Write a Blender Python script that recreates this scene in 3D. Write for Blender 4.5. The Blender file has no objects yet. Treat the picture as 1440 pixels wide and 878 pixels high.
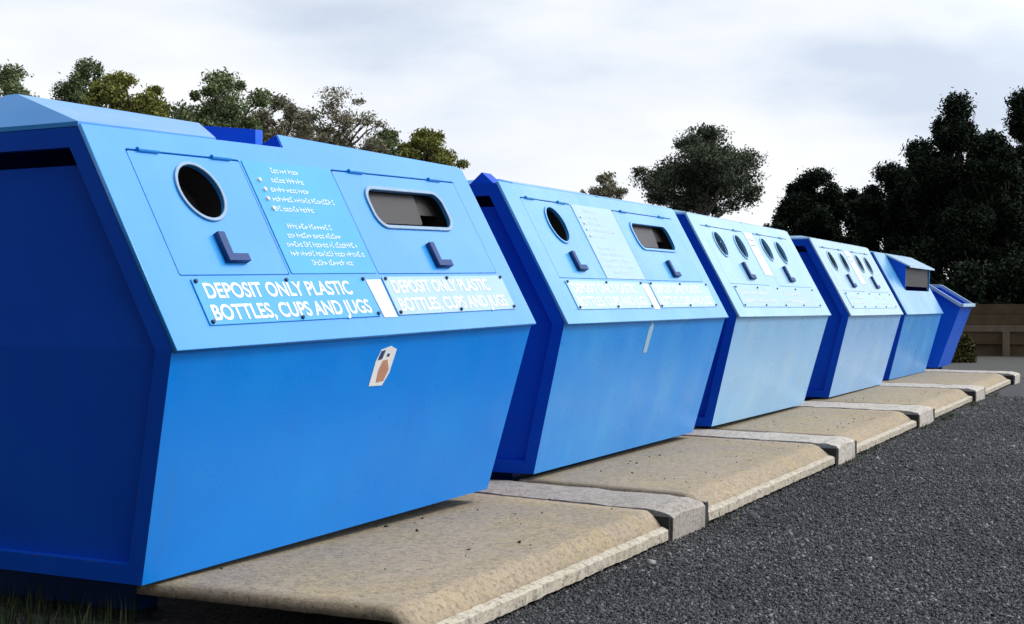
import bpy, bmesh, math, random
import numpy as np
from mathutils import Vector, Matrix
random.seed(7); np.random.seed(7)
sc = bpy.context.scene
C = sc.collection
DG = bpy.context.evaluated_depsgraph_get

# ------------------------------------------------------------------ camera
H = 1.2                     # eye height above the bins' floor level; gravel lies at GZ
GZ = -0.2
F_PX, YAW, HZ = 2019.7, math.radians(25.908), 425.23
cam = bpy.data.cameras.new('camera'); camo = bpy.data.objects.new('camera', cam); C.objects.link(camo)
camo.location = (0, 0, H)
camo.rotation_euler = (math.pi/2, math.radians(0.1), YAW - math.pi/2)
cam.sensor_width = 36; cam.lens = F_PX/1440*36
cam.shift_y = -(439-HZ)/1440
cam.clip_start = 0.05; cam.clip_end = 2000
sc.camera = camo

def at(px, d, z=GZ):        # ground point from a bearing and a distance
    r = (px-720)/F_PX*d
    return Vector((r*math.sin(YAW)+d*math.cos(YAW), -r*math.cos(YAW)+d*math.sin(YAW), z))
def zt(py, d): return H+(HZ-py)/F_PX*d

# ------------------------------------------------------------------ materials
def mat(name):
    m = bpy.data.materials.new(name); m.use_nodes = True
    nt = m.node_tree; b = nt.nodes['Principled BSDF']
    return m, nt, b
def N(nt, t, **kw):
    n = nt.nodes.new(t)
    for k, v in kw.items():
        if k.startswith('i_'):
            n.inputs[k[2:].replace('_', ' ')].default_value = v
        else: setattr(n, k, v)
    return n
def L(nt, a, b): nt.links.new(a, b)
def noise(nt, scale, detail=4, rough=.55, coord='Object', mapscale=None):
    tc = N(nt, 'ShaderNodeTexCoord'); src = tc.outputs[coord]
    if mapscale:
        mp = N(nt, 'ShaderNodeMapping'); mp.inputs['Scale'].default_value = mapscale
        L(nt, src, mp.inputs['Vector']); src = mp.outputs['Vector']
    n = N(nt, 'ShaderNodeTexNoise'); n.inputs['Scale'].default_value = scale
    n.inputs['Detail'].default_value = detail; n.inputs['Roughness'].default_value = rough
    L(nt, src, n.inputs['Vector']); return n
def ramp(nt, fac, stops):
    r = N(nt, 'ShaderNodeValToRGB'); e = r.color_ramp.elements
    while len(e) < len(stops): e.new(.5)
    for x, (p, c) in zip(e, stops):
        x.position = p; x.color = (*c, 1) if len(c) == 3 else c
    L(nt, fac, r.inputs['Fac']); return r.outputs['Color']
def mix(nt, fac, a, b, mode='MIX'):
    m = N(nt, 'ShaderNodeMix', data_type='RGBA', blend_type=mode)
    if isinstance(fac, (int, float)): m.inputs[0].default_value = fac
    else: L(nt, fac, m.inputs[0])
    for k, v in ((6, a), (7, b)):
        if isinstance(v, tuple): m.inputs[k].default_value = (*v, 1)
        else: L(nt, v, m.inputs[k])
    return m.outputs[2]
def bump(nt, b, h, strength, dist=.01):
    n = N(nt, 'ShaderNodeBump'); n.inputs['Strength'].default_value = strength; n.inputs['Distance'].default_value = dist
    L(nt, h, n.inputs['Height']); L(nt, n.outputs['Normal'], b.inputs['Normal'])

def paint(name, col, faded, dirt=(.10,.11,.11), amt=.35, rough=.3, coat=.25, spec=.5):
    m, nt, b = mat(name)
    n1 = noise(nt, 1.3, 5, .6, mapscale=(1, 1, .8))
    n1.noise_dimensions = '3D'
    c = mix(nt, ramp(nt, n1.outputs['Fac'], [(.38, (0,0,0)), (.72, (1,1,1))]), col, faded)
    st = noise(nt, 9, 6, .7, mapscale=(1, .25, .08))       # rain streaks running down
    c = mix(nt, ramp(nt, st.outputs['Fac'], [(.56, (0,0,0)), (.8, (amt, amt, amt))]), c, dirt)
    sp = noise(nt, 60, 3, .6)
    c = mix(nt, ramp(nt, sp.outputs['Fac'], [(.70, (0,0,0)), (.78, (.12,)*3)]), c, dirt)
    bv = N(nt, 'ShaderNodeBevel', samples=4); bv.inputs['Radius'].default_value = .014
    ge = N(nt, 'ShaderNodeNewGeometry'); dp = N(nt, 'ShaderNodeVectorMath', operation='DOT_PRODUCT')
    L(nt, bv.outputs['Normal'], dp.inputs[0]); L(nt, ge.outputs['Normal'], dp.inputs[1])
    ed = ramp(nt, dp.outputs['Value'], [(.86, (1,1,1)), (.985, (0,0,0))])
    wn_ = ramp(nt, noise(nt, 14, 5, .7).outputs['Fac'], [(.54, (0,0,0)), (.64, (.75,)*3)])
    c = mix(nt, mix(nt, 1., ed, wn_, 'MULTIPLY'), c, (.13,.075,.05))
    L(nt, c, b.inputs['Base Color'])
    r = ramp(nt, noise(nt, 3, 5, .6).outputs['Fac'], [(.3, (rough-.06,)*3), (.75, (rough+.16,)*3)])
    L(nt, r, b.inputs['Roughness'])
    b.inputs['Coat Weight'].default_value = coat; b.inputs['Specular IOR Level'].default_value = spec; b.inputs['Coat Roughness'].default_value = .22
    w = noise(nt, 1.1, 2, .4)
    bump(nt, b, w.outputs['Fac'], .6, .03)
    return m
def plain(name, col, rough=.6, metal=0., var=.25, scale=25):
    m, nt, b = mat(name)
    n = noise(nt, scale, 4, .6)
    d = tuple(c*(1-var) for c in col)
    L(nt, mix(nt, n.outputs['Fac'], d, tuple(min(1, c*(1+var*.6)) for c in col)), b.inputs['Base Color'])
    b.inputs['Roughness'].default_value = rough; b.inputs['Metallic'].default_value = metal
    return m

PAINT = [paint('blue_paint_a', (.001,.225,.78), (.004,.26,.80), amt=.12, coat=.1, spec=.35),
         paint('blue_paint_b', (.010,.28,.82), (.05,.36,.84), (.5,.55,.62), .10, coat=.2),
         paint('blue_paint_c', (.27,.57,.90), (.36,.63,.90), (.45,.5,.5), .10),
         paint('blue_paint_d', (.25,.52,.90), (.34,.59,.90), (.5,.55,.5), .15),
         paint('blue_paint_e', (.03,.30,.80), (.09,.40,.84), (.3,.38,.4), .15),
         paint('blue_paint_f', (.003,.11,.72), (.006,.13,.74), amt=.10, coat=0., spec=.25)]
FACE = [paint('blue_face_a', (.012,.28,.76), (.03,.32,.79), (.2,.4,.6), .10, .27, coat=.5),
        paint('blue_face_b', (.04,.33,.76), (.09,.41,.80), (.4,.5,.6), .25, .27, coat=.5),
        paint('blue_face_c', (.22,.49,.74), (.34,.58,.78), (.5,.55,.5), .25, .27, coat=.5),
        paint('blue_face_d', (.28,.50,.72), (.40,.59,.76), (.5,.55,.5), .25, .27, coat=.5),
        paint('blue_face_e', (.07,.33,.64), (.16,.45,.70), (.3,.38,.4), .30, .3, coat=.5)]
ENDSHADE = paint('blue_paint_end_shade', (.001,.075,.56), (.002,.095,.60), amt=.03, rough=.5, coat=0., spec=.15)  # bin paint darkened: shade of the end walls put into its colour
DARKBLUE = plain('dark_blue_steel', (.003,.045,.19), .6)
RUBBER = plain('black_rubber', (.018,.014,.013), .55, var=.4, scale=12)
GREYRUB = plain('worn_grey_rubber', (.13,.24,.36), .6, var=.5, scale=9)
FLAP = plain('grey_brown_rubber', (.022,.017,.016), .4, var=.6, scale=6)
STEEL = plain('pale_rim_metal', (.62,.64,.68), .35, .3)
WHITE = plain('white_vinyl', (.82,.82,.80), .5, var=.08)
PRINT = plain('faded_print', (.62,.76,.86), .5, var=.1)
LETTER = plain('white_letters', (.80,.84,.88), .5, var=.05)
POSTER = plain('cyan_poster', (.04,.37,.72), .4, var=.15, scale=4)
POSTERW = plain('pale_poster', (.72,.80,.80), .5, var=.1, scale=5)
SIGN = plain('sign_blue', (.05,.36,.80), .35, var=.12, scale=5)
SIGNP = plain('sign_pale', (.36,.55,.74), .35, var=.12, scale=5)
SIGNW = plain('sign_faded', (.40,.60,.76), .4, var=.1, scale=5)
BOLT = plain('bolt_dark', (.02,.05,.12), .5)
GAPBLACK = plain('gap_black', (.012,.012,.012), .7)
TAN = plain('tan_vinyl', (.55,.27,.17), .5)
NAVY = plain('navy_vinyl', (.02,.05,.18), .5)
RIMW = plain('worn_white_rim', (.26,.40,.57), .4, var=.25)

def concrete(name, a, b2, moss, yel, sc_=1.):
    m, nt, b = mat(name)
    big = noise(nt, 1.2*sc_, 5, .65); fine = noise(nt, 24, 6, .8); grit = noise(nt, 70, 3, .7)
    c = mix(nt, ramp(nt, big.outputs['Fac'], [(.32, (0,0,0)), (.7, (1,1,1))]), a, b2)
    y = noise(nt, 2.1*sc_, 5, .7)
    c = mix(nt, ramp(nt, y.outputs['Fac'], [(.5, (0,0,0)), (.72, (.55,)*3)]), c, yel)
    g = noise(nt, 3.4*sc_, 6, .7, mapscale=(1, 1.4, 1))
    c = mix(nt, ramp(nt, g.outputs['Fac'], [(.56, (0,0,0)), (.72, (.5,)*3)]), c, moss)
    c = mix(nt, ramp(nt, fine.outputs['Fac'], [(.36, (.8,)*3), (.54, (0,0,0))]), c, (.17,.135,.10))
    c = mix(nt, ramp(nt, grit.outputs['Fac'], [(.55, (0,0,0)), (.66, (.35,)*3)]), c, (.58,.49,.36))
    pit = noise(nt, 48, 3, .6)
    c = mix(nt, ramp(nt, pit.outputs['Fac'], [(.28, (.6,)*3), (.42, (0,0,0))]), c, (.07,.06,.05))
    L(nt, c, b.inputs['Base Color']); b.inputs['Roughness'].default_value = .85
    s = N(nt, 'ShaderNodeMath', operation='ADD'); L(nt, fine.outputs['Fac'], s.inputs[0]); L(nt, grit.outputs['Fac'], s.inputs[1])
    bump(nt, b, s.outputs[0], .5, .012)
    return m
SLAB = concrete('tan_slab_concrete', (.39,.305,.20), (.315,.255,.18), (.20,.185,.08), (.45,.33,.13))
LIP = concrete('pale_slab_edge', (.56,.50,.40), (.48,.43,.34), (.30,.29,.18), (.5,.42,.27), 3)
SLEEPER = concrete('grey_sleeper_concrete', (.40,.36,.32), (.32,.295,.265), (.22,.21,.17), (.36,.32,.26), 2)
SLEEPERW = concrete('pale_sleeper_concrete', (.58,.53,.47), (.48,.45,.40), (.36,.34,.26), (.5,.45,.37), 2)

def gravel_mat():
    m, nt, b = mat('dark_gravel')
    v = N(nt, 'ShaderNodeTexVoronoi'); v.inputs['Scale'].default_value = 38
    tc = N(nt, 'ShaderNodeTexCoord'); L(nt, tc.outputs['Object'], v.inputs['Vector'])
    sepc = N(nt, 'ShaderNodeSeparateColor'); L(nt, v.outputs['Color'], sepc.inputs[0])
    c = ramp(nt, sepc.outputs[0], [(0, (.012,.012,.013)), (.55, (.028,.028,.031)), (.85, (.055,.055,.06)), (1, (.16,.16,.17))])
    big = noise(nt, .35, 5, .6)
    c = mix(nt, ramp(nt, big.outputs['Fac'], [(.35, (0,0,0)), (.7, (.6,)*3)]), c, (.018,.018,.022))
    md = noise(nt, 5, 5, .7)
    c = mix(nt, ramp(nt, md.outputs['Fac'], [(.45, (0,0,0)), (.7, (.5,)*3)]), c, (.045,.043,.042))
    L(nt, c, b.inputs['Base Color']); b.inputs['Roughness'].default_value = .8
    bump(nt, b, v.outputs['Distance'], .9, .02)
    return m
GRAVEL = gravel_mat()
def stone_mat():
    m, nt, b = mat('gravel_stone')
    g = N(nt, 'ShaderNodeNewGeometry')
    big = noise(nt, .45, 5, .6)
    c = ramp(nt, g.outputs['Random Per Island'], [(0, (.010,.010,.012)), (.5, (.031,.031,.034)), (.80, (.056,.056,.060)), (.93, (.09,.09,.096)), (1, (.19,.188,.185))])
    c = mix(nt, 1., c, ramp(nt, big.outputs['Fac'], [(.36, (.72,.72,.78)), (.64, (1.65,1.62,1.55))]), 'MULTIPLY')
    L(nt, c, b.inputs['Base Color']); b.inputs['Roughness'].default_value = .7
    return m
STONE = stone_mat()

def leaf_mat(name, a, b2, c2=None):
    m, nt, b = mat(name)
    g = N(nt, 'ShaderNodeNewGeometry')
    c = ramp(nt, g.outputs['Random Per Island'], [(0, a), (.7, b2), (1, c2 or tuple(min(1, x*1.7) for x in b2))])
    n = noise(nt, .7, 3, .6)
    c = mix(nt, ramp(nt, n.outputs['Fac'], [(.4, (0,0,0)), (.65, (.55,)*3)]), c, a)
    L(nt, c, b.inputs['Base Color']); b.inputs['Roughness'].default_value = .8; b.inputs['Specular IOR Level'].default_value = .15
    return m
LEAF = {'green': leaf_mat('leaf_green', (.11,.15,.07), (.19,.24,.10), (.33,.36,.20)),
        'olive': leaf_mat('leaf_olive', (.16,.17,.04), (.25,.26,.07), (.36,.34,.11)),
        'brown': leaf_mat('leaf_brown', (.16,.155,.10), (.26,.24,.16), (.40,.37,.26)),
        'dark': leaf_mat('leaf_dark', (.05,.07,.045), (.10,.125,.075), (.20,.23,.15)),
        'black': leaf_mat('leaf_deep', (.009,.018,.010), (.017,.030,.016), (.030,.046,.024)),
        'bush': leaf_mat('leaf_bush', (.05,.06,.02), (.11,.11,.03), (.2,.12,.05))}
BARK = plain('bark', (.075,.06,.045), .9, var=.5, scale=4)
PALEBARK = plain('pale_bark', (.34,.32,.28), .9, var=.4, scale=4)
TIMBER = plain('weathered_timber', (.135,.095,.052), .9, var=.7, scale=2.2)
TIMBER2 = plain('pale_timber_rail', (.22,.175,.12), .85, var=.5, scale=3)
GRASS = leaf_mat('grass_blade', (.03,.05,.015), (.06,.09,.03), (.25,.26,.13))
GRASSD = leaf_mat('dark_grass_blade', (.012,.022,.008), (.03,.05,.018), (.12,.13,.06))
DRY = leaf_mat('dry_grass_blade', (.16,.13,.06), (.28,.22,.10), (.40,.33,.17))

# ------------------------------------------------------------------ helpers
def link(name, me, m=None, parent=None):
    o = bpy.data.objects.new(name, me); C.objects.link(o)
    if m is not None:
        me.materials.clear(); me.materials.append(m)
    if parent is not None: o.parent = parent
    return o
def empty(name, loc=(0,0,0), rot=(0,0,0)):
    o = bpy.data.objects.new(name, None); C.objects.link(o); o.location = loc; o.rotation_euler = rot
    o.empty_display_size = .2
    return o
def tag(o, label, cat, group=None, kind=None):
    if label: o['label'] = label
    if cat: o['category'] = cat
    if group: o['group'] = group
    if kind: o['kind'] = kind
    return o
def from_bm(name, bm, m, parent=None, smooth=False, bev=0):
    if bev:
        bmesh.ops.bevel(bm, geom=[e for e in bm.edges if e.is_manifold and e.calc_face_angle(0) > .3], offset=bev, segments=2, affect='EDGES', profile=.6)
    bmesh.ops.recalc_face_normals(bm, faces=bm.faces)
    me = bpy.data.meshes.new(name); bm.to_mesh(me); bm.free()
    if smooth:
        for p in me.polygons: p.use_smooth = True
    return link(name, me, m, parent)
def prism(bm, pts, x0, x1, axis='x', ins0=None):
    """extrude a polygon of (y,z) along x"""
    a = [bm.verts.new((x0, y, z)) for y, z in pts]; b = [bm.verts.new((x1, y, z)) for y, z in pts]
    n = len(pts)
    bm.faces.new(a); bm.faces.new(b[::-1])
    for i in range(n): bm.faces.new((a[i], b[i], b[(i+1) % n], a[(i+1) % n]))
def box(bm, x0, x1, y0, y1, z0, z1): prism(bm, [(y0,z0),(y1,z0),(y1,z1),(y0,z1)], x0, x1)
def circ(u, v, r, n=40, ru=None):
    return [(u+(ru or r)*math.cos(2*math.pi*i/n), v+r*math.sin(2*math.pi*i/n)) for i in range(n)]
def rrect(u0, v0, u1, v1, r=0., n=6):
    if r <= 0: return [(u0,v0),(u1,v0),(u1,v1),(u0,v1)]
    o = []
    for cx, cy, a0 in ((u1-r,v0+r,-90),(u1-r,v1-r,0),(u0+r,v1-r,90),(u0+r,v0+r,180)):
        for i in range(n+1):
            a = math.radians(a0+90*i/n); o.append((cx+r*math.cos(a), cy+r*math.sin(a)))
    return o
def curve_mesh(name, cu):
    t = bpy.data.objects.new('temporary', cu); C.objects.link(t)
    dg = bpy.context.evaluated_depsgraph_get()
    me = bpy.data.meshes.new_from_object(t.evaluated_get(dg)); me.name = name
    bpy.data.objects.remove(t); bpy.data.curves.remove(cu)
    return me
def plate(name, loops, n0, thick, M, m, parent, bev=.0015):
    cu = bpy.data.curves.new(name, 'CURVE'); cu.dimensions = '2D'; cu.fill_mode = 'BOTH'
    for lp in loops:
        s = cu.splines.new('POLY'); s.points.add(len(lp)-1); s.use_cyclic_u = True
        for p, (u, v) in zip(s.points, lp): p.co = (u, v, 0, 1)
    cu.extrude = max(thick/2-bev, 1e-4); cu.bevel_depth = bev; cu.bevel_resolution = 1
    me = curve_mesh(name, cu)
    me.transform(Matrix.Translation((0, 0, n0+thick/2))); me.transform(M)
    return link(name, me, m, parent)
def text(name, lines, size, u, v, n0, M, m, parent, width=None, lead=1.25, bold=.012):
    """one mesh for all the lines of one sign"""
    parts = []
    for i, ln in enumerate(lines):
        cu = bpy.data.curves.new(name, 'FONT'); cu.body = ln; cu.size = size; cu.extrude = .0012; cu.offset = bold
        me = curve_mesh(name, cu)
        xs = [w.co.x for w in me.vertices]
        k = (width[i]/(max(xs)-min(xs))) if width else 1
        me.transform(Matrix.Translation((-min(xs), 0, 0)))
        me.transform(Matrix.Translation((u[i], v-i*size*lead, n0)) @ Matrix.Diagonal((k, 1, 1, 1)))
        parts.append(me)
    bm = bmesh.new()
    for me in parts: bm.from_mesh(me); bpy.data.meshes.remove(me)
    me = bpy.data.meshes.new(name); bm.to_mesh(me); bm.free(); me.transform(M)
    return link(name, me, m, parent)

# ------------------------------------------------------------------ recycling bins
PB, PM, PT = (0., 0.), (-.2743, 1.0317), (.231, 1.9789)
TAPER = .095; YC = .74
FITS = [(4.7255, 3.2254, 4.1025, -.0374, .0208, -.0086, .9907),
        (8.8271, 3.5918, 4.1719, .0027, .0029, .02, 1.0104),
        (12.8769, 3.6996, 4.2168, .0087, -.0046, .0273, 1.0112),
        (17.7443, 3.5823, 4.2735, .0126, -.0034, .0046, .9998),
        (22.3574, 3.3223, 4.4505, .0006, -.0021, -.0072, .9874)]
def frame(A, B):
    A = Vector((0, *A)); B = Vector((0, *B)); v = (B-A).normalized(); u = Vector((1, 0, 0)); n = u.cross(v)
    M = Matrix((u, v, n)).transposed().to_4x4(); M.translation = A
    return M, (B-A).length
def hip(bm, x0, x1, y0, y1, z0, h, ins, insy, base=.02):
    """lid: a low rim with a hipped top"""
    b = [bm.verts.new((x, y, z0)) for x, y in ((x0,y0),(x1,y0),(x1,y1),(x0,y1))]
    r = [bm.verts.new((x, y, z0+base)) for x, y in ((x0,y0),(x1,y0),(x1,y1),(x0,y1))]
    t = [bm.verts.new((x, y, z0+h)) for x, y in ((x0+ins[0],y0+insy),(x1-ins[1],y0+insy),(x1-ins[1],y1-insy),(x0+ins[0],y1-insy))]
    bm.faces.new(b[::-1]); bm.faces.new(t)
    for q, w in ((b, r), (r, t)):
        for i in range(4): bm.faces.new((q[i], q[(i+1) % 4], w[(i+1) % 4], w[i]))

def bin_base(i, label):
    X, Ln, Y, yaw, tilt, z0, s = FITS[i]
    root = empty('recycling_bin', (X, Y, z0), (0, -tilt, yaw))
    tag(root, label, 'recycling bin', 'blue recycling bins standing in a row')
    b, m, t = [(y*s, z*s) for y, z in (PB, PM, PT)]; yc = YC*s; tp = TAPER*s
    mir = lambda p: (2*yc-p[0], p[1])
    ring = [b, m, t, mir(t), mir(m), mir(b)]
    bm = bmesh.new()
    xl = [tp, 0, 0, 0, 0, tp]; xr = [Ln-tp, Ln, Ln, Ln, Ln, Ln-tp]
    A = [bm.verts.new((x, *p)) for x, p in zip(xl, ring)]; B = [bm.verts.new((x, *p)) for x, p in zip(xr, ring)]
    for k in (0, 2, 3, 4, 5):           # front wall, roof deck, back slope, back wall, floor; the sloped front is its own panel
        k2 = (k+1) % 6; bm.faces.new((A[k], A[k2], B[k2], B[k]))
    bmesh.ops.recalc_face_normals(bm, faces=bm.faces)
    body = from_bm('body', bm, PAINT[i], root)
    # end walls: framed, with the sheet set back inside the frame
    for xs, sgn in ((xl, 1), (xr, -1)):
        cy = yc; inner = []
        P2 = [Vector((p[0], p[1])) for p in ring]; n6 = len(P2)
        def inset(w):
            o = []
            for q in range(n6):
                e1 = (P2[q]-P2[q-1]).normalized(); e2 = (P2[(q+1) % n6]-P2[q]).normalized()
                n1 = Vector((-e1.y, e1.x)); n2 = Vector((-e2.y, e2.x))
                cen = Vector((yc, 1.0)) - P2[q]
                if n1.dot(cen) < 0: n1 = -n1
                if n2.dot(cen) < 0: n2 = -n2
                bis = (n1+n2).normalized(); o.append(P2[q]+bis*(w/max(.3, bis.dot(n1))))
            return o
        xof = lambda p: xs[1] + sgn*tp*max(0., 1-p.y/m[1])
        bm = bmesh.new(); I = inset(.085)
        a = [bm.verts.new((x, *p)) for x, p in zip(xs, ring)]
        c = [bm.verts.new((xof(p), p.x, p.y)) for p in I]; dd = [bm.verts.new((xof(p)+sgn*.06, p.x, p.y)) for p in I]
        for q in range(n6):
            q2 = (q+1) % n6; bm.faces.new((a[q], a[q2], c[q2], c[q])); bm.faces.new((c[q], c[q2], dd[q2], dd[q]))
        from_bm('end_frame', bm, ENDSHADE, root)
        J = inset(.07); top = I[2].y-.075
        k1 = (top-J[1].y)/(J[2].y-J[1].y)
        J[2] = J[1].lerp(J[2], k1); J[3] = J[4].lerp(J[3], k1)
        bm = bmesh.new()
        bm.faces.new([bm.verts.new((xof(p)+sgn*.045, p.x, p.y)) for p in (J[5], J[0], J[1], J[4])]); bm.faces.new([bm.verts.new((xof(p)+sgn*.045, p.x, p.y)) for p in (J[1], J[2], J[3], J[4])])
        bmesh.ops.remove_doubles(bm, verts=bm.verts, dist=.001)
        from_bm('end_sheet', bm, ENDSHADE, root)
    # lip under the fold between front wall and sloped panel
    MF, lf = frame(b, m); MS, ls = frame(m, t)
    for x0 in (.45, Ln-.45):
        bm = bmesh.new(); box(bm, x0-.07, x0+.07, .30, 2*yc-.12, GZ-z0-.01, -.004)
        from_bm('skid', bm, DARKBLUE, root, bev=.006)
    return root, b, m, t, yc, Ln, s, MF, lf, MS, ls

def lids(root, b, t, yc, Ln, spans, mi):
    for x0, x1, h, ins in spans:
        bm = bmesh.new(); hip(bm, x0, x1, t[0]-.005, 2*yc-t[0]+.005, t[1]+.003, h, ins, .40 if h > .1 else .12, .018)
        from_bm('roof_lid', bm, FACE[mi], root, bev=.006)

def bolts(name, pts, n0, M, parent, r=.011, m=BOLT):
    for u, v in pts:
        bm = bmesh.new()
        bmesh.ops.create_cone(bm, cap_ends=True, segments=10, radius1=r, radius2=r*.7, depth=.012, matrix=M @ Matrix.Translation((u, v, n0+.006)))
        from_bm(name, bm, m, parent)

def hasp(u, v, M, parent, s=1.):
    # upright strap with a foot: the L-shaped latch
    lp = [(u-.022*s, v+.14*s), (u+.022*s, v+.14*s), (u+.02*s, v+.028*s), (u+.125*s, v+.028*s), (u+.125*s, v-.006*s), (u-.022*s, v-.006*s)]
    return plate('hasp', [lp], .022, .03, M, DARKBLUE, parent, .002)

def hatch(root, rect, holes, MS, mi, hasps, hs=1., rimm=None):
    """a flush door in the sloped panel; holes: list of ('c',u,v,r) or ('s',u0,v0,u1,v1)"""
    u0, v0, u1, v1 = rect; g = .007
    loops = [rrect(u0+g, v0+g, u1-g, v1-g*1.8, .01)]
    for h in holes:
        loops.append(circ(h[1], h[2], h[3]) if h[0] == 'c' else rrect(*h[1:5], .085))
    d = plate('hatch_door', loops, .004, .018, MS, FACE[mi], root)
    for h in holes:
        if h[0] == 'c':
            _, u, v, r = h
            rim = plate('hole_rim', [circ(u, v, r+.009), circ(u, v, r-.002)], .0225, .010, MS, rimm or RIMW, d, .003)
            bm = bmesh.new()                          # short black sleeve behind the hole with its slit rubber cover
            bmesh.ops.create_cone(bm, cap_ends=False, segments=32, radius1=r+.006, radius2=r+.006, depth=.16, matrix=MS @ Matrix.Translation((u, v, -.08)))
            bmesh.ops.create_circle(bm, cap_ends=True, segments=32, radius=r+.006, matrix=MS @ Matrix.Translation((u, v, -.05 if mi == 2 else -.13)))
            from_bm('rubber_sleeve', bm, RUBBER if mi != 2 else GREYRUB, d)
        else:
            _, a, b_, c, e = h
            plate('slot_rim', [rrect(a-.014, b_-.014, c+.014, e+.014, .096), rrect(a+.002, b_+.002, c-.002, e-.002, .083)], .0225, .010, MS, rimm or RIMW, d, .003)
            T = MS @ Matrix.Translation((0, e+.02, -.012)) @ Matrix.Rotation(math.radians(7), 4, 'X')
            hh = e-b_+.0
            plate('rubber_flap', [rrect(a-.04, -hh*.86, a+(c-a)*.72, 0, .02)], -.006, .008, T, FLAP, d)
            plate('rubber_flap', [rrect(a+(c-a)*.74, -hh*.55, c+.04, 0, .02)], -.03, .008, T, FLAP, d)
            bm = bmesh.new(); n = 24
            lp = rrect(a-.02, b_-.02, c+.02, e+.02, .09)
            f = [bm.verts.new(MS @ Vector((u, v, 0))) for u, v in lp]; k = [bm.verts.new(MS @ Vector((u, v, -.3))) for u, v in lp]
            for q in range(len(lp)): bm.faces.new((f[q], f[(q+1) % len(lp)], k[(q+1) % len(lp)], k[q]))
            bm.faces.new(k); from_bm('rubber_sleeve', bm, RUBBER, d)
    for u, v in hasps: hasp(u, v, MS, d, hs)
    # hinge knuckles along the top edge
    for k in (.18, .82):
        uu = u0+(u1-u0)*k; bm = bmesh.new()
        bmesh.ops.create_cone(bm, cap_ends=True, segments=10, radius1=.012, radius2=.012, depth=.13,
                              matrix=MS @ Matrix.Translation((uu, v1-.004, .026)) @ Matrix.Rotation(math.pi/2, 4, 'Y'))
        from_bm('hinge', bm, FACE[mi], d)
    return d

def text_lines(name, rows, M, n0, m, parent, seed, h=.018):
    """rows of small unreadable print, one mesh a row"""
    rnd = random.Random(seed)
    for row in rows: text_line(name, row, M, n0, m, parent, rnd, h)
def text_line(name, row, M, n0, m, parent, rnd, h):
    bm = bmesh.new()
    for u, v, w in [row]:
        x = u; left = rnd.randint(2, 8)
        while x < u+w:
            k = rnd.uniform(.4, .75)*h; y = v; hh = h*rnd.choice((1, 1, .68, .72, .7))
            if rnd.random() < .5:                     # an open letter-like mark or a plain stroke
                cells = ((x, y, k*.3, hh), (x+k*.3, y, k*.7, h*.2), (x+k*.3, y+hh-h*.2, k*.7, h*.2))
            else: cells = ((x, y, k*.34, hh), (x+k*.34, y+hh*.42, k*.66, h*.22))
            for cx, cy, cw, ch in cells:
                bm.faces.new([bm.verts.new(M @ Vector((p, q, n0))) for p, q in ((cx, cy), (cx+cw, cy), (cx+cw, cy+ch), (cx, cy+ch))])
            x += k+h*.16; left -= 1
            if left == 0: x += min(h*.42, .010); left = rnd.randint(2, 8)
    r = bmesh.ops.extrude_face_region(bm, geom=bm.faces[:])
    nn = (M.to_3x3() @ Vector((0, 0, 1)))*.0012
    bmesh.ops.translate(bm, verts=[g for g in r['geom'] if isinstance(g, bmesh.types.BMVert)], vec=nn)
    return from_bm(name, bm, m, parent)

def face_panel(root, Ln, ls, MS, mi, cut):
    over = .02
    out = [(.0, -over), (Ln, -over), (Ln, ls), (.0, ls)]
    return plate('sloped_panel', [out]+[rrect(*c, .012) for c in cut], .0, .022, MS, FACE[mi], root, .003)

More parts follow.
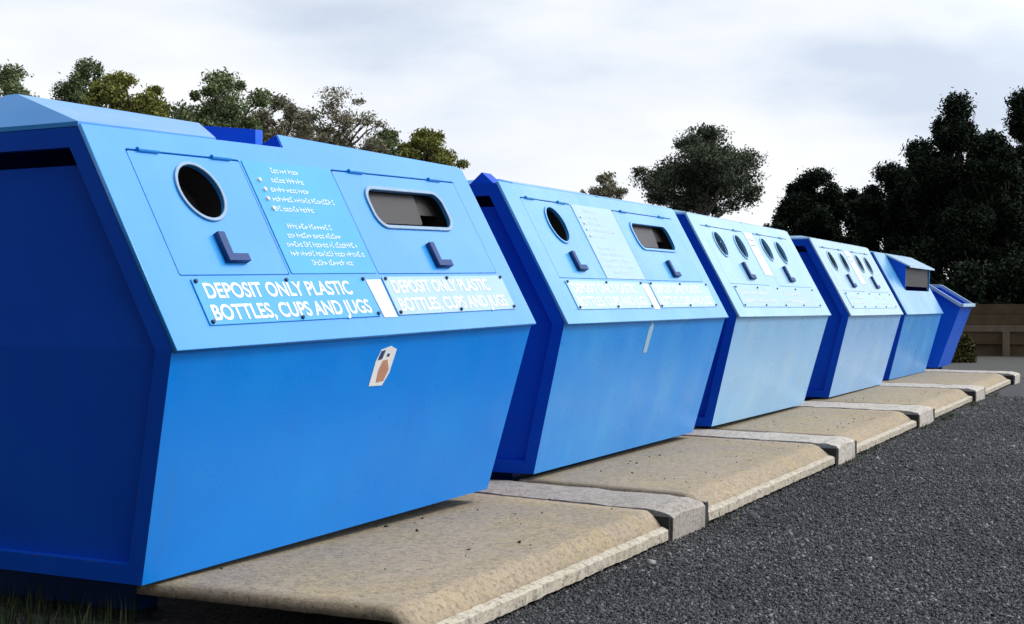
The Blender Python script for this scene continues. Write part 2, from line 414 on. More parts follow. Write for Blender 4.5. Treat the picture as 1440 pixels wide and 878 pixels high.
def plastics_bin(i, label, fade):
    root, b, m, t, yc, Ln, s, MF, lf, MS, ls = bin_base(i, label)
    k = Ln/3.2254; S = lambda v: v*ls
    d1 = (.205*k, S(.305), .985*k, S(.905)); d2 = (1.745*k, S(.305), 3.035*k, S(.905))
    panel = face_panel(root, Ln, ls, MS, i, [d1, d2])
    hatch(root, d1, [('c', .59*k, S(.715), .145)], MS, i, [(.573*k, S(.372))], 1., FACE[i] if fade else None)
    hatch(root, d2, [('s', 1.975*k, S(.585), 2.765*k, S(.805))], MS, i, [(2.385*k, S(.35))], 1., FACE[i] if fade else None)
    # notice between the hatches
    po = plate('notice', [rrect(1.0*k, S(.312), 1.73*k, S(.9), .004)], .0222, .004, MS, POSTER if not fade else SIGNP, root)
    rows = []
    for j, (du, w) in enumerate([(.20,.22),(.17,.26),(.13,.30),(.11,.52),(.09,.30)]): rows.append((1.0*k+du, S(.845-j*.052), w))
    for j, (du, w) in enumerate([(.13,.36),(.10,.44),(.06,.60),(.06,.62),(.2,.33)]): rows.append((1.0*k+du, S(.545-j*.048), w))
    text_lines('print_line', rows[:5], MS, .0264, PRINT, po, 3+i, .030); text_lines('print_line', rows[5:], MS, .0264, PRINT, po, 13+i, .030)
    bu = [(1.0*k+.07+.01*(j % 2), S(.80-j*.05)) for j in range(4)]
    bolts('bullet_dot', bu, .024, MS, po, .014, LETTER)
    # two lettered signs and the white sticker between them
    a0, a1, c0, c1 = .262*k, 1.585*k, 1.755*k, 3.05*k; v0, v1 = S(.078), S(.288)
    for u0, u1, ww, mm in ((a0, a1, (1.13, 1.24), SIGN if not fade else SIGNW), (c0, c1, (1.06, 1.20), SIGNP if not fade else SIGNW)):
        sg = plate('sign_panel', [rrect(u0, v0, u1, v1, .006)], .0222, .006, MS, mm, root)
        text('lettering', ['DEPOSIT ONLY PLASTIC', 'BOTTLES, CUPS AND JUGS'], .105, (u0+.055, u0+.045), S(.199), .0286, MS, LETTER, sg, width=(ww[0]*k*.98, ww[1]*k*.98), lead=1.02, bold=.0022)
        n = 3
        bolts('sign_bolt', [(u0+.02+(u1-u0-.04)*q/(n-1), v) for q in range(n) for v in (v0+.013, v1-.012)], .028, MS, sg)
    st = plate('white_sticker', [[(1.615*k, S(.07)), (1.735*k, S(.07)), (1.735*k, S(.275)), (1.60*k, S(.275))]], .0223, .003, MS, WHITE, root, .0008)
    return root, b, m, t, yc, Ln, s, MF, lf, MS, ls

# 1: nearest, plastics bin with a raised left lid
r = plastics_bin(0, 'nearest and largest blue recycling bin, with clean lettering and a raised roof lid', False)
root, b, m, t, yc, Ln, s, MF, lf, MS, ls = r
def solid(name, V, F, m, bev=.006):
    bm = bmesh.new(); vs = [bm.verts.new(v) for v in V]
    for f in F: bm.faces.new([vs[q] for q in f])
    return from_bm(name, bm, m, root, bev=bev)
z1 = t[1]+.003; ys = .505/.947
def wedge(x0, x1, h0, h1, dep, m):
    solid('roof_lid', [(x0,t[0],z1),(x1,t[0],z1),(x1,t[0]+ys*h1,z1+h1),(x0,t[0]+ys*h0,z1+h0),(x0,t[0]+dep,z1),(x1,t[0]+dep,z1)],
          [(0,1,2,3),(3,2,5,4),(0,4,5,1),(0,3,4),(1,5,2)], m, .003)
solid('roof_lid', [(0,t[0],z1),(.90,t[0],z1),(1.2,1.24,z1),(0,1.24,z1), (0,t[0],z1+.02),(.90,t[0],z1+.02),(1.2,1.24,z1+.02),(0,1.24,z1+.02), (.14,.733,z1+.185),(1.10,.50,z1+.125),(1.15,.80,z1+.125),(.14,.80,z1+.185)],
      [(0,1,2,3),(0,1,5,4),(1,2,6,5),(2,3,7,6),(3,0,4,7),(4,5,9,8),(5,6,10,9),(6,7,11,10),(7,4,8,11),(8,9,10,11)], FACE[0])
wedge(1.44, Ln, .082, .022, .22, FACE[0])
solid('lid_bracket', [(1.437,t[0]+.005,z1),(1.437,t[0]+ys*.08,z1+.078),(1.437,t[0]+.21,z1),(1.428,t[0]+.005,z1),(1.428,t[0]+ys*.08,z1+.078),(1.428,t[0]+.21,z1)], [(0,1,2),(5,4,3),(0,3,4,1),(1,4,5,2),(2,5,3,0)], ENDSHADE, 0)
bm = bmesh.new(); prism(bm, [(.46, z1), (.86, z1), (.86, z1+.17), (.46, z1+.125)], 1.50, 1.56); from_bm('lid_stop', bm, PAINT[5], root, bev=.006)
# emblem sticker on the lower front
cu, cv = 1.64, lf*.83
e = plate('emblem_sticker', [[(cu-0.0975,cv-.10),(cu+0.0260,cv-.105),(cu+0.0715,cv-.04),(cu+0.0975,cv+.085),(cu+0.0390,cv+.105),(cu-0.0455,cv+.09),(cu-0.0780,cv+.03)]], .0006, .0022, MF, WHITE, root, .0005)
plate('emblem_mark', [[(cu-0.0390,cv-.085),(cu+0.0286,cv-.08),(cu+0.0585,cv-.02),(cu+0.0260,cv+.035),(cu-0.0156,cv+.03),(cu-0.0390,cv-.02)]], .0030, .001, MF, TAN, e, .0003)
plate('emblem_mark', [[(cu-0.0650,cv+.035),(cu-0.0260,cv+.04),(cu-0.0065,cv+.088),(cu-0.0455,cv+.082)], [(cu+0.0130,cv+.05),(cu+0.0364,cv+.05),(cu+0.0390,cv+.066),(cu+0.0156,cv+.066)]], .0030, .001, MF, NAVY, e, .0003)

# 2
r = plastics_bin(1, 'second blue recycling bin from the camera, with faded lettering and oblong opening', True)
root, b, m, t, yc, Ln, s, MF, lf, MS, ls = r
lids(root, b, t, yc, Ln, [(.25, 1.75, .05, (.04, .04)), (1.85, Ln, .045, (.03, .05))], 1)
bm = bmesh.new(); prism(bm, [(t[0]+.05, t[1]), (t[0]+.25, t[1]), (t[0]+.15, t[1]+.085)], .08, .22); from_bm('lid_bracket', bm, ENDSHADE, root, bev=.006)
cu, cv = 1.72, lf*.86
plate('emblem_sticker', [[(cu-.05,cv-.12),(cu+.03,cv-.12),(cu+.05,cv+.1),(cu-.01,cv+.13),(cu-.05,cv+.06)]], .0006, .0022, MF, SIGNP, root, .0005)

# 3 and 4: four round openings
def four_hole(i, label):
    root, b, m, t, yc, Ln, s, MF, lf, MS, ls = bin_base(i, label)
    S = lambda v: v*ls
    dA = (.24, S(.305), 1.64, S(.90)); dB = (2.02, S(.305), Ln-.24, S(.90))
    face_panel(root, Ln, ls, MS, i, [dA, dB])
    hatch(root, dA, [('c', .60, S(.715), .135), ('c', 1.30, S(.715), .135)], MS, i, [(1.02, S(.37))], 1.25, FACE[i])
    hatch(root, dB, [('c', 2.30, S(.725), .135), ('c', 2.87, S(.71), .135)], MS, i, [(2.59, S(.37))], 1.25, FACE[i])
    po = plate('notice', [rrect(1.68, S(.42), 1.98, S(.89), .004)], .0222, .004, MS, WHITE, root)
    text_lines('print_line', [(1.72, S(.8-.06*j), .2) for j in range(2)], MS, .0264, SIGN, po, 20+i, .02)
    sg = plate('sign_panel', [rrect(.30, S(.075), Ln-.32, S(.285), .006)], .0222, .006, MS, SIGNW if i == 3 else SIGNP, root)
    text_lines('print_line', [(.42, S(.20), .9), (.42, S(.12), 1.1)], MS, .0286, LETTER, sg, 30+i, .04); text_lines('print_line', [(2.0, S(.20), .8), (2.0, S(.12), 1.0)], MS, .0286, LETTER, sg, 40+i, .04)
    bolts('sign_bolt', [(.33+(Ln-.68)*q/4, v) for q in range(5) for v in (S(.09), S(.272))], .028, MS, sg)
    lids(root, b, t, yc, Ln, [(.05, Ln/2-.05, .045, (.03, .04)), (Ln/2+.05, Ln-.03, .045, (.03, .05))], i)
    return root
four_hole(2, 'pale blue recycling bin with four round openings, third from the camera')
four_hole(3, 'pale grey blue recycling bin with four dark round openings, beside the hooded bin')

# 5: a bin with a projecting hood over its opening
root, b, m, t, yc, Ln, s, MF, lf, MS, ls = bin_base(4, 'blue recycling bin with a projecting hood over a dark opening, fifth from the camera')
hx0, hx1, tv = .92, Ln-.22, .38
face_panel(root, Ln, ls, MS, 4, [(hx0+.03, ls*tv, hx1-.03, ls*.985)])
yb = m[0]+(t[0]-m[0])*tv; zb = m[1]+(t[1]-m[1])*tv; yf = yb-.03; zf = 1.785
for x in (hx0, hx1-.02):
    bm = bmesh.new(); prism(bm, [(yb-.012, zb+.02), (t[0]-.015, t[1]+.018), (yf, zf)], x, x+.02)
    from_bm('hood_cheek', bm, PAINT[5] if x == hx0 else PAINT[4], root)  # left cheek in a darker blue: its shade is put into the colour
bm = bmesh.new(); prism(bm, [(t[0]-.01, t[1]+.022), (yf-.07, zf-.012), (yf-.07, zf-.036), (t[0]-.01, t[1]-.002)], hx0-.03, hx1+.03); from_bm('hood_roof', bm, FACE[3], root, bev=.004)
T = Matrix.Translation((0, yf+.04, zf-.03)) @ Matrix.Rotation(math.pi/2, 4, 'X')
plate('rubber_flap', [rrect(hx0+.05, -.30, hx1-.05, 0, .01)], 0, .01, T, RUBBER, root)
lids(root, b, t, yc, Ln, [(.05, Ln-.05, .045, (.04, .04))], 4)

# 6: the open skip with a slanting rim at the end of the row
X6, L6 = 26.35, 1.35
root = empty('open_skip', (X6, 4.36, 0)); tag(root, 'small dark blue open skip with a slanting rim, last in the row', 'skip')
prof = [(0, .02), (-.145, .43), (-.40, 1.12), (.16, 1.47), (.95, 1.47), (1.25, .43), (1.1, .02)]
prof_in = [(.03, .05), (-.11, .44), (-.35, 1.10), (.16, 1.43), (.91, 1.43), (1.2, .44), (1.07, .05)]
bm = bmesh.new()
A = [bm.verts.new((0, *p)) for p in prof]; B = [bm.verts.new((L6, *p)) for p in prof]
bm.faces.new(A); bm.faces.new(B[::-1])
for k in (0, 1, 4, 5, 6): bm.faces.new((A[k], A[(k+1) % 7], B[(k+1) % 7], B[k]))
from_bm('body', bm, PAINT[5], root)
def bar(bm, p, q, w):
    p, q = Vector(p), Vector(q); d = (q-p); ln = d.length
    Rm = d.to_track_quat('Z', 'Y').to_matrix().to_4x4()
    bmesh.ops.create_cube(bm, size=1, matrix=Matrix.Translation((p+q)/2) @ Rm @ Matrix.Diagonal((w, w, ln, 1)))
bm = bmesh.new()
bar(bm, (-.02,-.40,1.13), (-.02,.16,1.485), .06); bar(bm, (L6+.02,-.40,1.13), (L6+.02,.16,1.485), .06)
bar(bm, (-.03,-.42,1.13), (L6+.03,-.42,1.13), .06); bar(bm, (-.02,.16,1.485), (-.02,.95,1.485), .06); bar(bm, (L6+.02,.16,1.485), (L6+.02,.95,1.485), .06); bar(bm, (-.05,.96,1.485), (L6+.05,.96,1.485), .06)
from_bm('top_rim', bm, SIGNP, root, bev=.008)
for x in (.3, L6-.3):
    bm = bmesh.new(); box(bm, x-.06, x+.06, .1, 1.0, GZ-.01, .016); from_bm('skid', bm, DARKBLUE, root, bev=.005)

# ------------------------------------------------------------------ slabs and sleepers in front of the bins
def slab(x0, x1, yb0, yb1, yf0, yf1, label, seed):
    """precast slab sloping from the bins down to the gravel, a pale nosing along its edge"""
    root = empty('concrete_slab', ((x0+x1)/2, 3.4, GZ)); tag(root, label, 'slab', 'concrete slabs in front of the bins')
    rnd = random.Random(seed); ox, oy, oz = root.location
    def grid(name, ya0, ya1, yc0, yc1, za, zb, th, m, nx=26, ny=9, wob=.006, ap=.89):
        if seed == 50 and ap > 0: ap = .925
        bm = bmesh.new(); top = []
        for a in range(nx+1):
            row = []
            for c in range(ny+1):
                u, v = a/nx, c/ny
                x = x0+(x1-x0)*u
                yA = ya0+(ya1-ya0)*u; yC = yc0+(yc1-yc0)*u
                e = (rnd.uniform(-wob, wob)*2 if c == ny else 0)
                y = yA+(yC-yA)*v+e; z = za+(zb-za)*(max(0., (v-ap)/(1-ap))**1.6)+rnd.uniform(-wob, wob)*.35
                row.append(bm.verts.new((x-ox+SKEW(y)*(u if seed == 50 else 1)+(rnd.uniform(-wob, wob) if a in (0, nx) else 0), y-oy, z-oz)))
            top.append(row)
        for a in range(nx):
            for c in range(ny): bm.faces.new((top[a][c], top[a+1][c], top[a+1][c+1], top[a][c+1]))
        r = bmesh.ops.extrude_face_region(bm, geom=bm.faces[:])
        bmesh.ops.translate(bm, verts=[g for g in r['geom'] if isinstance(g, bmesh.types.BMVert)], vec=(0, 0, -th))
        return from_bm(name, bm, m, root, smooth=(ap > 0))
    sl = .085
    grid('slab_top', yb0, yb1, yf0+.05, yf1+.05, -.022, -.112, .05, SLAB, 26, 44, .0025)
    grid('nosing', yf0+.049, yf1+.049, yf0, yf1, -.109, -.124, .052, LIP, 70, 2, .004, 0.)
    return root
# sleepers lie in the gaps between bins; slabs rest between them
SLP = [(7.95, 8.55), (12.24, 12.90), (16.25, 17.15), (20.75, 21.6), (25.4, 26.1)]
SKEW = lambda y: .2*(min(y, 4.3)-2.85)          # the joints run slightly askew to the bins
edges = [4.93]+[v for p in SLP for v in p]
SL_LAB = ['nearest tan concrete slab, in front of the largest bin, open dark gap under its left end',
          'tan concrete slab between the nearest two grey sleepers, in front of the second bin',
          'tan concrete slab in front of the third bin with four round openings',
          'tan concrete slab in front of the fourth bin, greenish with moss at its front edge',
          'small looking far concrete slab in front of the hooded fifth bin']
for k in range(5):
    x0, x1 = edges[2*k], edges[2*k+1]
    yb = lambda x: 4.12+.020*(x-4.9)+.10
    yf = lambda x: 2.79+.0105*(x-5)
    slab(x0+(.0 if k == 0 else .10), x1-.055, yb(x0), yb(x1), yf(x0)+.0, yf(x1), SL_LAB[k], 50+k)
SP_LAB = ['grey concrete sleeper end nearest the camera, between the first and second slabs',
          'second concrete sleeper from the camera, in the gap between the second and third bins',
          'pale concrete sleeper in the gap between the third and fourth bins',
          'pale concrete sleeper in the gap before the hooded fifth bin',
          'farthest concrete sleeper, at the end of the row beside the open skip']
for k, (x0, x1) in enumerate(SLP):
    bm = bmesh.new(); rnd = random.Random(90+k)
    yf = 2.80+.0075*(x0-5); yb = 5.6
    n = 22; xs = [x0, x0+(x1-x0)*.33, x0+(x1-x0)*.67, x1]
    rings = []
    for j in range(n+1):
        v = (j/n)**1.6; y = yf+(yb-yf)*v; z = -.008+(.006*(k > 0))-(.03*(1-j/3) if j < 3 else 0)
        top = [bm.verts.new((x+SKEW(y)+rnd.uniform(-.008, .008), y+(rnd.uniform(-.012, .012) if j == 0 else 0), z+rnd.uniform(-.004, .004)-(.014 if q in (0, 3) else 0)-(.012 if j == 0 else 0))) for q, x in enumerate(xs)]
        bot = [bm.verts.new((x+SKEW(y), y, GZ-.06)) for x in (x1, x0)]
        rings.append(top+bot)
    for j in range(n):
        for q in range(6): bm.faces.new((rings[j][q], rings[j][(q+1) % 6], rings[j+1][(q+1) % 6], rings[j+1][q]))
    bm.faces.new(rings[0]); bm.faces.new(rings[-1][::-1])
    o = empty('concrete_sleeper', ((x0+x1)/2, yf, GZ))
    for v in bm.verts: v.co -= o.location
    from_bm('beam', bm, SLEEPER if k < 1 else SLEEPERW, o)
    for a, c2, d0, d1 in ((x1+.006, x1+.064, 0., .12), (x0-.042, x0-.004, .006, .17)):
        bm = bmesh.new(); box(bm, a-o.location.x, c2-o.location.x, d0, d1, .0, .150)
        from_bm('dark_gap_filler', bm, GAPBLACK, o, bev=.004)  # black box added to stand in for the dark gap beside the beam
    tag(o, SP_LAB[k], 'sleeper', 'concrete sleepers between the slabs')
# low bearers that carry the slabs from below stand back in the shade
for k in range(5):
    pass

# ------------------------------------------------------------------ ground
bm = bmesh.new()
bmesh.ops.create_grid(bm, x_segments=2, y_segments=2, size=600)
g = from_bm('ground', bm, GRAVEL); g.location = (150, 0, GZ); tag(g, 'dark grey gravel yard', 'ground', kind='structure')

PALEG = plain('pale_trodden_gravel', (.045,.044,.038), .9, var=.5, scale=1.6)
bm = bmesh.new(); vs = [bm.verts.new((x, y, GZ+.004)) for x, y in ((29.5,-9),(38.7,-9),(38.7,14),(27.2,14),(27.0,6),(27.6,2.6),(28.8,-2))]; bm.faces.new(vs)
tag(from_bm('path', bm, PALEG), 'pale trodden gravel strip before the timber wall', 'path', kind='structure')
def scatter_mesh(name, base_v, base_f, P, R, m):
    nv = len(base_v); n = len(P)
    V = np.einsum('nij,vj->nvi', R, base_v)+P[:, None, :]
    V = V.reshape(-1, 3)
    Fb = np.array(base_f); k = Fb.shape[1]
    Fc = (Fb[None]+(np.arange(n)*nv)[:, None, None]).reshape(-1)
    me = bpy.data.meshes.new(name)
    me.vertices.add(len(V)); me.vertices.foreach_set('co', V.ravel())
    me.loops.add(len(Fc)); me.loops.foreach_set('vertex_index', Fc.astype(np.int32))
    nf = len(Fc)//k
    me.polygons.add(nf); me.polygons.foreach_set('loop_start', (np.arange(nf)*k).astype(np.int32))
    me.polygons.foreach_set('loop_total', np.full(nf, k, np.int32))
    me.update(calc_edges=True); me.validate()
    return link(name, me, m)
def rand_rot(n):
    q = np.random.normal(size=(n, 4)); q /= np.linalg.norm(q, axis=1)[:, None]
    w, x, y, z = q.T
    return np.stack([np.stack([1-2*(y*y+z*z), 2*(x*y-z*w), 2*(x*z+y*w)], 1), np.stack([2*(x*y+z*w), 1-2*(x*x+z*z), 2*(y*z-x*w)], 1), np.stack([2*(x*z-y*w), 2*(y*z+x*w), 1-2*(x*x+y*y)], 1)], 1)
# loose stones, thick near the camera and thinning out
n = 300000
X = 4.2+18*np.random.rand(n)**1.9; Y = 2.86+.006*(X-5)-(np.random.rand(n))*(.8+.55*(X-4))
Zs = np.full(n, GZ)+np.random.rand(n)*.006
k = 130                                          # some kicked up on the slabs
X[:k] = np.random.uniform(5, 20, k); Y[:k] = 3.0+1.1*np.random.rand(k)**1.6+.015*(X[:k]-5); Zs[:k] = -.02
P = np.stack([X, Y, Zs], 1)
s = np.random.gamma(2., .0020, n)+.0028; s *= 1+.03*(X-4)
Rr = rand_rot(n)*(s[:, None]*np.random.uniform(.7, 1.3, (n, 3)))[:, None, :]
octv = np.array([(1,.1,0),(-1,-.1,.1),(.1,.8,0),(0,-.9,.1),(.1,0,.65),(0,.1,-.65)]); octf = [(0,2,4),(2,1,4),(1,3,4),(3,0,4),(2,0,5),(1,2,5),(3,1,5),(0,3,5)]
o = scatter_mesh('loose_gravel', octv, octf, P, Rr, STONE); tag(o, 'loose dark grey stones over the gravel yard', 'gravel', kind='stuff')

def blades(name, P, h, w, m, lean=.35):
    n = len(P); a = np.random.rand(n)*2*np.pi
    h = h*(0.5+np.random.rand(n)); w = w*(0.7+.6*np.random.rand(n))
    dx, dy = np.cos(a), np.sin(a); b = np.random.rand(n)*2*np.pi; ln = lean*h*np.random.rand(n)
    V = np.zeros((n, 5, 3))
    V[:, 0] = P+np.stack([-dx*w, -dy*w, 0*w], 1); V[:, 1] = P+np.stack([dx*w, dy*w, 0*w], 1)
    mid = P+np.stack([np.cos(b)*ln*.35, np.sin(b)*ln*.35, h*.55], 1)
    V[:, 2] = mid+np.stack([dx*w*.7, dy*w*.7, 0*w], 1); V[:, 3] = mid-np.stack([dx*w*.7, dy*w*.7, 0*w], 1)
    V[:, 4] = P+np.stack([np.cos(b)*ln, np.sin(b)*ln, h], 1)
    bmv = V.reshape(-1, 3); faces = []
    for i in range(n):
        k = i*5; faces += [(k, k+1, k+2, k+3), (k+3, k+2, k+4)]
    me = bpy.data.meshes.new(name); me.from_pydata(bmv.tolist(), [], faces); me.update()
    return link(name, me, m)
P = np.stack([np.random.uniform(4.1, 5.0, 1300), np.random.uniform(4.2, 6.2, 1300), np.full(1300, GZ)], 1)
o = blades('grass', P, .10, .004, GRASSD); tag(o, 'rough grass growing at the foot of the nearest bin', 'grass', kind='stuff')
P = []
for cx, cy, k in ((17.9, 2.86, 60), (17.5, 2.84, 40), (12.3, 2.82, 25), (13.4, 2.86, 25), (16.3, 2.84, 40), (22.2, 2.9, 40), (8.9, 2.84, 15), (20, 2.9, 50)):
    P += [(cx+random.gauss(0, .22), cy-abs(random.gauss(0, .05)), GZ) for _ in range(k)]
o = blades('weeds', np.array(P), .05, .004, GRASS); tag(o, 'sparse low weeds along the foot of the slabs', 'weeds', kind='stuff')

# ------------------------------------------------------------------ trees
def limb(bm, p, q, r0, r1, n=7, segs=4, bend=.06, rnd=random):
    p, q = Vector(p), Vector(q); d = q-p; prev = None; L_ = d.length
    side = d.orthogonal().normalized(); side2 = d.normalized().cross(side)
    off = [Vector()]+[(side*rnd.uniform(-1, 1)+side2*rnd.uniform(-1, 1))*bend*L_ for _ in range(segs-1)]+[Vector()]
    for i in range(segs+1):
        c = p+d*i/segs+off[i]; r = r0+(r1-r0)*i/segs
        ring = [bm.verts.new(c+(side*math.cos(2*math.pi*k/n)+side2*math.sin(2*math.pi*k/n))*r) for k in range(n)]
        if prev:
            for k in range(n): bm.faces.new((prev[k], prev[(k+1) % n], ring[(k+1) % n], ring[k]))
        prev = ring
    bm.faces.new(prev)
def leaves(name, clumps, per, size, m, parent, seed):
    rs = np.random.RandomState(seed); Ps = []
    for c, r in clumps:
        k = int(per*6.5*(r[0]*r[1]*r[2])**(1/3.))
        d = rs.normal(size=(k, 3)); d /= np.linalg.norm(d, axis=1)[:, None]
        rad = rs.rand(k)**.5; tl = rs.rand(k) < .16; rad[tl] *= rs.uniform(1., 1.35, tl.sum())
        Ps.append(np.array(c)+d*rad[:, None]*np.array(r)*(1+.25*rs.normal(size=(k, 1))*.6))
    P = np.concatenate(Ps); n = len(P)
    st = np.random.get_state(); np.random.seed(seed); R = rand_rot(n); np.random.set_state(st)
    s = size*rs.uniform(.55, 1.35, n)
    R = R*np.stack([s, s*rs.uniform(.5, .8, n), s], 1)[:, None, :]
    qv = np.array([(-1,0,0),(-.3,-.6,.12),(.6,-.5,-.05),(1,.05,.1),(.35,.6,-.1),(-.5,.5,.1)])
    o = scatter_mesh(name, qv, [(0,1,2,3,4,5)], P, R, m); o.parent = parent
    return o
def tree(px, d, top, hw, bottom, kind, label, seed, name='deciduous_tree', dens=1., nclump=26, size=.064, group='trees behind the bins', bark=None, gap=.8, sq=1.):
    rnd = random.Random(seed); base = at(px, d); root = empty(name, base); tag(root, label, 'tree', group)
    z1 = zt(top, d)-GZ; z0 = max(.4, zt(bottom, d)-GZ); hwm = hw/F_PX*d
    cz = (z0+z1)/2; rz = (z1-z0)/2
    clumps = []
    tries = 0
    while len(clumps) < nclump*1.7 and tries < 2000:
        tries += 1
        v = Vector((rnd.gauss(0,1), rnd.gauss(0,1), rnd.gauss(0,1))).normalized()*(rnd.random()**.4)
        cr = rnd.uniform(.13, .34)*gap
        k = 1-cr*.75
        wz = 1. if v.z < .2 else (1-.0*v.z)
        c = Vector((v.x*hwm*k*wz, v.y*hwm*k*wz, cz+v.z*rz*k))
        clumps.append((c, (hwm*cr*rnd.uniform(.8,1.25), hwm*cr*rnd.uniform(.8,1.25), min(rz, hwm*1.2)*cr*rnd.uniform(.7,1.1))))
    # a few clumps fix the outline where the photograph has its tips
    clumps.append((Vector((rnd.uniform(-.2,.2)*hwm, 0, z1-rz*.14)), (hwm*.3, hwm*.3, rz*.16)))
    bm = bmesh.new(); r0 = max(.1, z1*.022)
    th = z0+(z1-z0)*.55
    limb(bm, (0,0,-.1), (rnd.uniform(-.2,.2), rnd.uniform(-.2,.2), th), r0, r0*.4, 8, 6, .012, rnd)
    tr = from_bm('trunk', bm, bark or BARK, root, True)
    bm = bmesh.new()
    for c, r in clumps:
        if rnd.random() < .75:
            st = Vector((0, 0, min(th, max(z0*.8, c.z-rz*.7))))
            limb(bm, st, c, r0*.35, r0*.07, 5, 4, .08, rnd)
            for _ in range(2):
                q = c+Vector((rnd.uniform(-1,1)*r[0], rnd.uniform(-1,1)*r[1], rnd.uniform(.1,1)*r[2]))
                limb(bm, st.lerp(c, .7), q, r0*.1, r0*.03, 4, 2, .05, rnd)
    from_bm('branches', bm, bark or BARK, root, True)
    leaves('crown', clumps, 330*dens, size, LEAF[kind], root, seed)
    return root
B_ = 300
tree(20, 55, 92, 74, 230, 'green', 'dark green tree crown at the far left edge behind the largest bin', 101, dens=.8)
tree(125, 62, 82, 52, 220, 'green', 'slim upright green tree rising behind the olive one at the left', 102, dens=.65)
tree(182, 50, 104, 78, 240, 'olive', 'yellowish olive rounded tree behind the left lid of the largest bin', 103, dens=.85)
tree(315, 54, 101, 84, 250, 'green', 'bushy dark green tree above the gap between the roof lids', 104, dens=.8)
tree(396, 62, 136, 62, 260, 'brown', 'low brownish tree between the bushy green tree and the sparse tree', 105, dens=.55)
tree(470, 56, 122, 86, 260, 'brown', 'sparse open brownish green tree with sky showing through its crown', 106, dens=.25, gap=.72, nclump=32, size=.058)
tree(548, 62, 182, 56, 270, 'green', 'small dark green tree beside the sparse brownish tree', 107, dens=.7)
tree(602, 58, 183, 58, 280, 'olive', 'olive green tree above the right end of the largest bin', 108, dens=.65)
tree(852, 75, 242, 38, 320, 'brown', 'small thin topped tree just over the roof of the second bin', 109, dens=.35)
tree(985, 60, 176, 104, 312, 'dark', 'broad tree standing alone against the sky above the third bin, pale trunk', 110, dens=.5, gap=.74, nclump=56, bark=PALEBARK, size=.058)
G2 = 'dark trees at the right'
tree(1105, 70, 290, 46, 400, 'black', 'low dark tree at the left foot of the dark tree group', 111, dens=1.2, group=G2)
tree(1152, 62, 240, 68, 415, 'black', 'dark rounded tree above the fourth bin', 112, dens=1.9, group=G2)
tree(1250, 58, 232, 76, 415, 'black', 'dark rounded tree above the fifth bin, left of the tall trees', 113, dens=2.0, group=G2)
tree(1348, 52, 136, 72, 400, 'black', 'tall black green tree, the taller rounded top left of the right edge', 114, dens=1.9, group=G2, nclump=40)
tree(1440, 54, 130, 68, 400, 'black', 'tall black green tree cut by the right edge of the photo', 115, dens=1.9, group=G2, nclump=40)
tree(1296, 56, 200, 74, 415, 'black', 'black green tree of middle height left of the tall pair', 116, dens=1.9, group=G2)
tree(1394, 50, 188, 78, 425, 'black', 'shorter black green tree in front of the tall pair', 117, dens=2.2, group=G2, nclump=38)
tree(1510, 54, 150, 70, 420, 'black', 'dark tree beyond the right edge of the photo', 118, dens=1.6, group=G2)
def shrub(px, d, top, hw, kind, label, seed, dens=2.6, size=.08, group='undergrowth below the dark trees', name='shrub'):
    rnd = random.Random(seed); root = empty(name, at(px, d)); tag(root, label, 'shrub', group)
    h = zt(top, d)-GZ; w = hw/F_PX*d; cl = []
    for _ in range(22):
        a = rnd.uniform(0, 6.28); q = rnd.random()**.5
        cl.append((Vector((math.cos(a)*q*w*.8, math.sin(a)*q*w*.8, rnd.uniform(.1,.82)*h*(1-.3*q))), (w*.3, w*.3, h*.2)))
    bm = bmesh.new()
    for c, r in cl[:9]: limb(bm, (0,0,-.05), c, .04, .012, 5, 3, .06, rnd)
    from_bm('stems', bm, BARK, root, True)
    leaves('foliage', cl, 260*dens, size, LEAF[kind], root, seed)
for k, (px, d, top, hw, lab) in enumerate([(1130, 56, 330, 66, 'dark shrub behind the fourth bin at the foot of the dark trees'),
        (1215, 54, 318, 70, 'dark shrub behind the gap between the fourth and hooded bins'),
        (1300, 50, 330, 62, 'dark shrub above the open skip'),
        (1378, 46, 335, 60, 'dark shrub behind the left part of the timber wall'),
        (1450, 46, 330, 62, 'dark shrub behind the timber wall at the right edge of the photo'),
        (1540, 47, 330, 62, 'dark shrub behind the timber wall, beyond the right edge')]):
    shrub(px, d, top, hw, 'black', lab, 200+k)
shrub(1346, 33, 468, 22, 'bush', 'small yellowish bush between the open skip and the timber wall', 230, dens=3.5, size=.07, group=None, name='bush')

# ------------------------------------------------------------------ timber retaining wall at the far end of the yard
root = empty('timber_wall', (38.6, 4, GZ)); tag(root, 'low weathered timber plank wall at the far end of the yard, below the dark trees', 'wall')
rnd = random.Random(5)
for z0, z1, m, dx in ((0.0, .30, TIMBER, .02), (.31, .62, TIMBER, 0), (.63, .80, TIMBER2, -.05), (.81, 1.08, TIMBER, .0), (1.09, 1.34, TIMBER, .03)):
    bm = bmesh.new(); y = -7
    while y < 16:
        w = rnd.uniform(3.6, 5.4); box(bm, dx+rnd.uniform(-.02, .02), .16+dx, y, y+w-.006, z0+rnd.uniform(-.01, .01), z1+rnd.uniform(-.012, .004)); y += w
    from_bm('plank_course', bm, m, root, bev=.01)
for y in np.arange(-7, 16, 1.9):
    bm = bmesh.new(); box(bm, -.13, -.02, y, y+.16, 0, .62); from_bm('post', bm, TIMBER2, root, bev=.01)

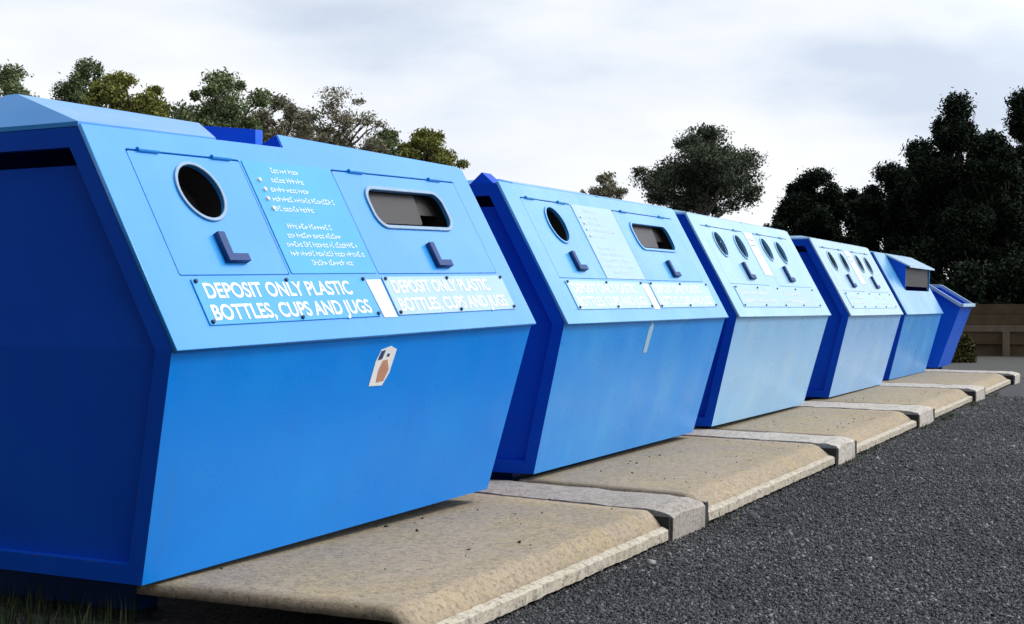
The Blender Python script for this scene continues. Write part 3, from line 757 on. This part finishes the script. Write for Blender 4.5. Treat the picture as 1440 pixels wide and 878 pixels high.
# ------------------------------------------------------------------ light
S = Vector((.36, -.64, .68)).normalized()
el = math.asin(S.z); az = math.atan2(S.x, S.y)
sun = bpy.data.lights.new('sun', 'SUN'); sun.energy = 1.5; sun.angle = math.radians(12); sun.color = (1, .965, .91)
so = bpy.data.objects.new('sun', sun); C.objects.link(so); so.rotation_euler = S.to_track_quat('Z', 'Y').to_euler(); so.location = S*50
W = bpy.data.worlds.new('World'); sc.world = W; W.use_nodes = True
nt = W.node_tree; nt.nodes.clear()
out = N(nt, 'ShaderNodeOutputWorld'); bg = N(nt, 'ShaderNodeBackground')
sky = N(nt, 'ShaderNodeTexSky'); sky.sky_type = 'NISHITA'; sky.sun_disc = False; sky.sun_elevation = el; sky.sun_rotation = az
tc = N(nt, 'ShaderNodeTexCoord'); mp = N(nt, 'ShaderNodeMapping'); mp.inputs['Scale'].default_value = (1, 1, 3.2); mp.inputs['Rotation'].default_value = (.1, .08, 0)
L(nt, tc.outputs['Generated'], mp.inputs['Vector'])
def wn(scale, detail, rough, loc):
    m2 = N(nt, 'ShaderNodeMapping'); m2.inputs['Location'].default_value = loc
    L(nt, mp.outputs['Vector'], m2.inputs['Vector'])
    n = N(nt, 'ShaderNodeTexNoise'); n.inputs['Scale'].default_value = scale; n.inputs['Detail'].default_value = detail; n.inputs['Roughness'].default_value = rough
    L(nt, m2.outputs['Vector'], n.inputs['Vector']); return n.outputs['Fac']
c1 = ramp(nt, wn(3.0, 6, .52, (.6, 7.3, 3.1)), [(.35, (.63,.72,.85)), (.48, (.83,.875,.95)), (.60, (.94,.96,.99))])
dv = N(nt, 'ShaderNodeVectorMath', operation='DOT_PRODUCT'); L(nt, tc.outputs['Generated'], dv.inputs[0]); dv.inputs[1].default_value = S
def mr(v, a, b, c, d):
    n = N(nt, 'ShaderNodeMapRange', clamp=True); L(nt, v, n.inputs[0])
    for k, x in zip((1, 2, 3, 4), (a, b, c, d)): n.inputs[k].default_value = x
    return n.outputs[0]
glow = mr(dv.outputs['Value'], .35, 1., 1., 2.3)           # added brightening of the unseen sky round the sun, lifts the bin fronts
dw = N(nt, 'ShaderNodeVectorMath', operation='DOT_PRODUCT'); L(nt, tc.outputs['Generated'], dw.inputs[0]); dw.inputs[1].default_value = Vector((-.93, .3, -.1)).normalized()
dark = mr(dw.outputs['Value'], -.08, .75, 1., .16)          # unseen sky away from the sun darkened to dim the bins' left ends
mm = N(nt, 'ShaderNodeMath', operation='MULTIPLY'); L(nt, glow, mm.inputs[0]); L(nt, dark, mm.inputs[1])
cl = N(nt, 'ShaderNodeVectorMath', operation='SCALE'); L(nt, c1, cl.inputs[0]); L(nt, mm.outputs[0], cl.inputs['Scale'])
sk = N(nt, 'ShaderNodeVectorMath', operation='SCALE'); L(nt, sky.outputs['Color'], sk.inputs[0]); sk.inputs['Scale'].default_value = .10
cov = ramp(nt, wn(2.6, 4, .5, (4.4, .7, 1.2)), [(.34, (.86,)*3), (.48, (1,1,1))])
L(nt, mix(nt, cov, sk.outputs[0], cl.outputs[0]), bg.inputs['Color'])
bg.inputs['Strength'].default_value = 1.0
L(nt, bg.outputs[0], out.inputs['Surface'])

sc.view_settings.view_transform = 'Standard'; sc.view_settings.look = 'None'; sc.view_settings.gamma = 1; sc.view_settings.exposure = .1
sc.render.engine = 'CYCLES'
sc.render.resolution_x = 1024; sc.render.resolution_y = 624
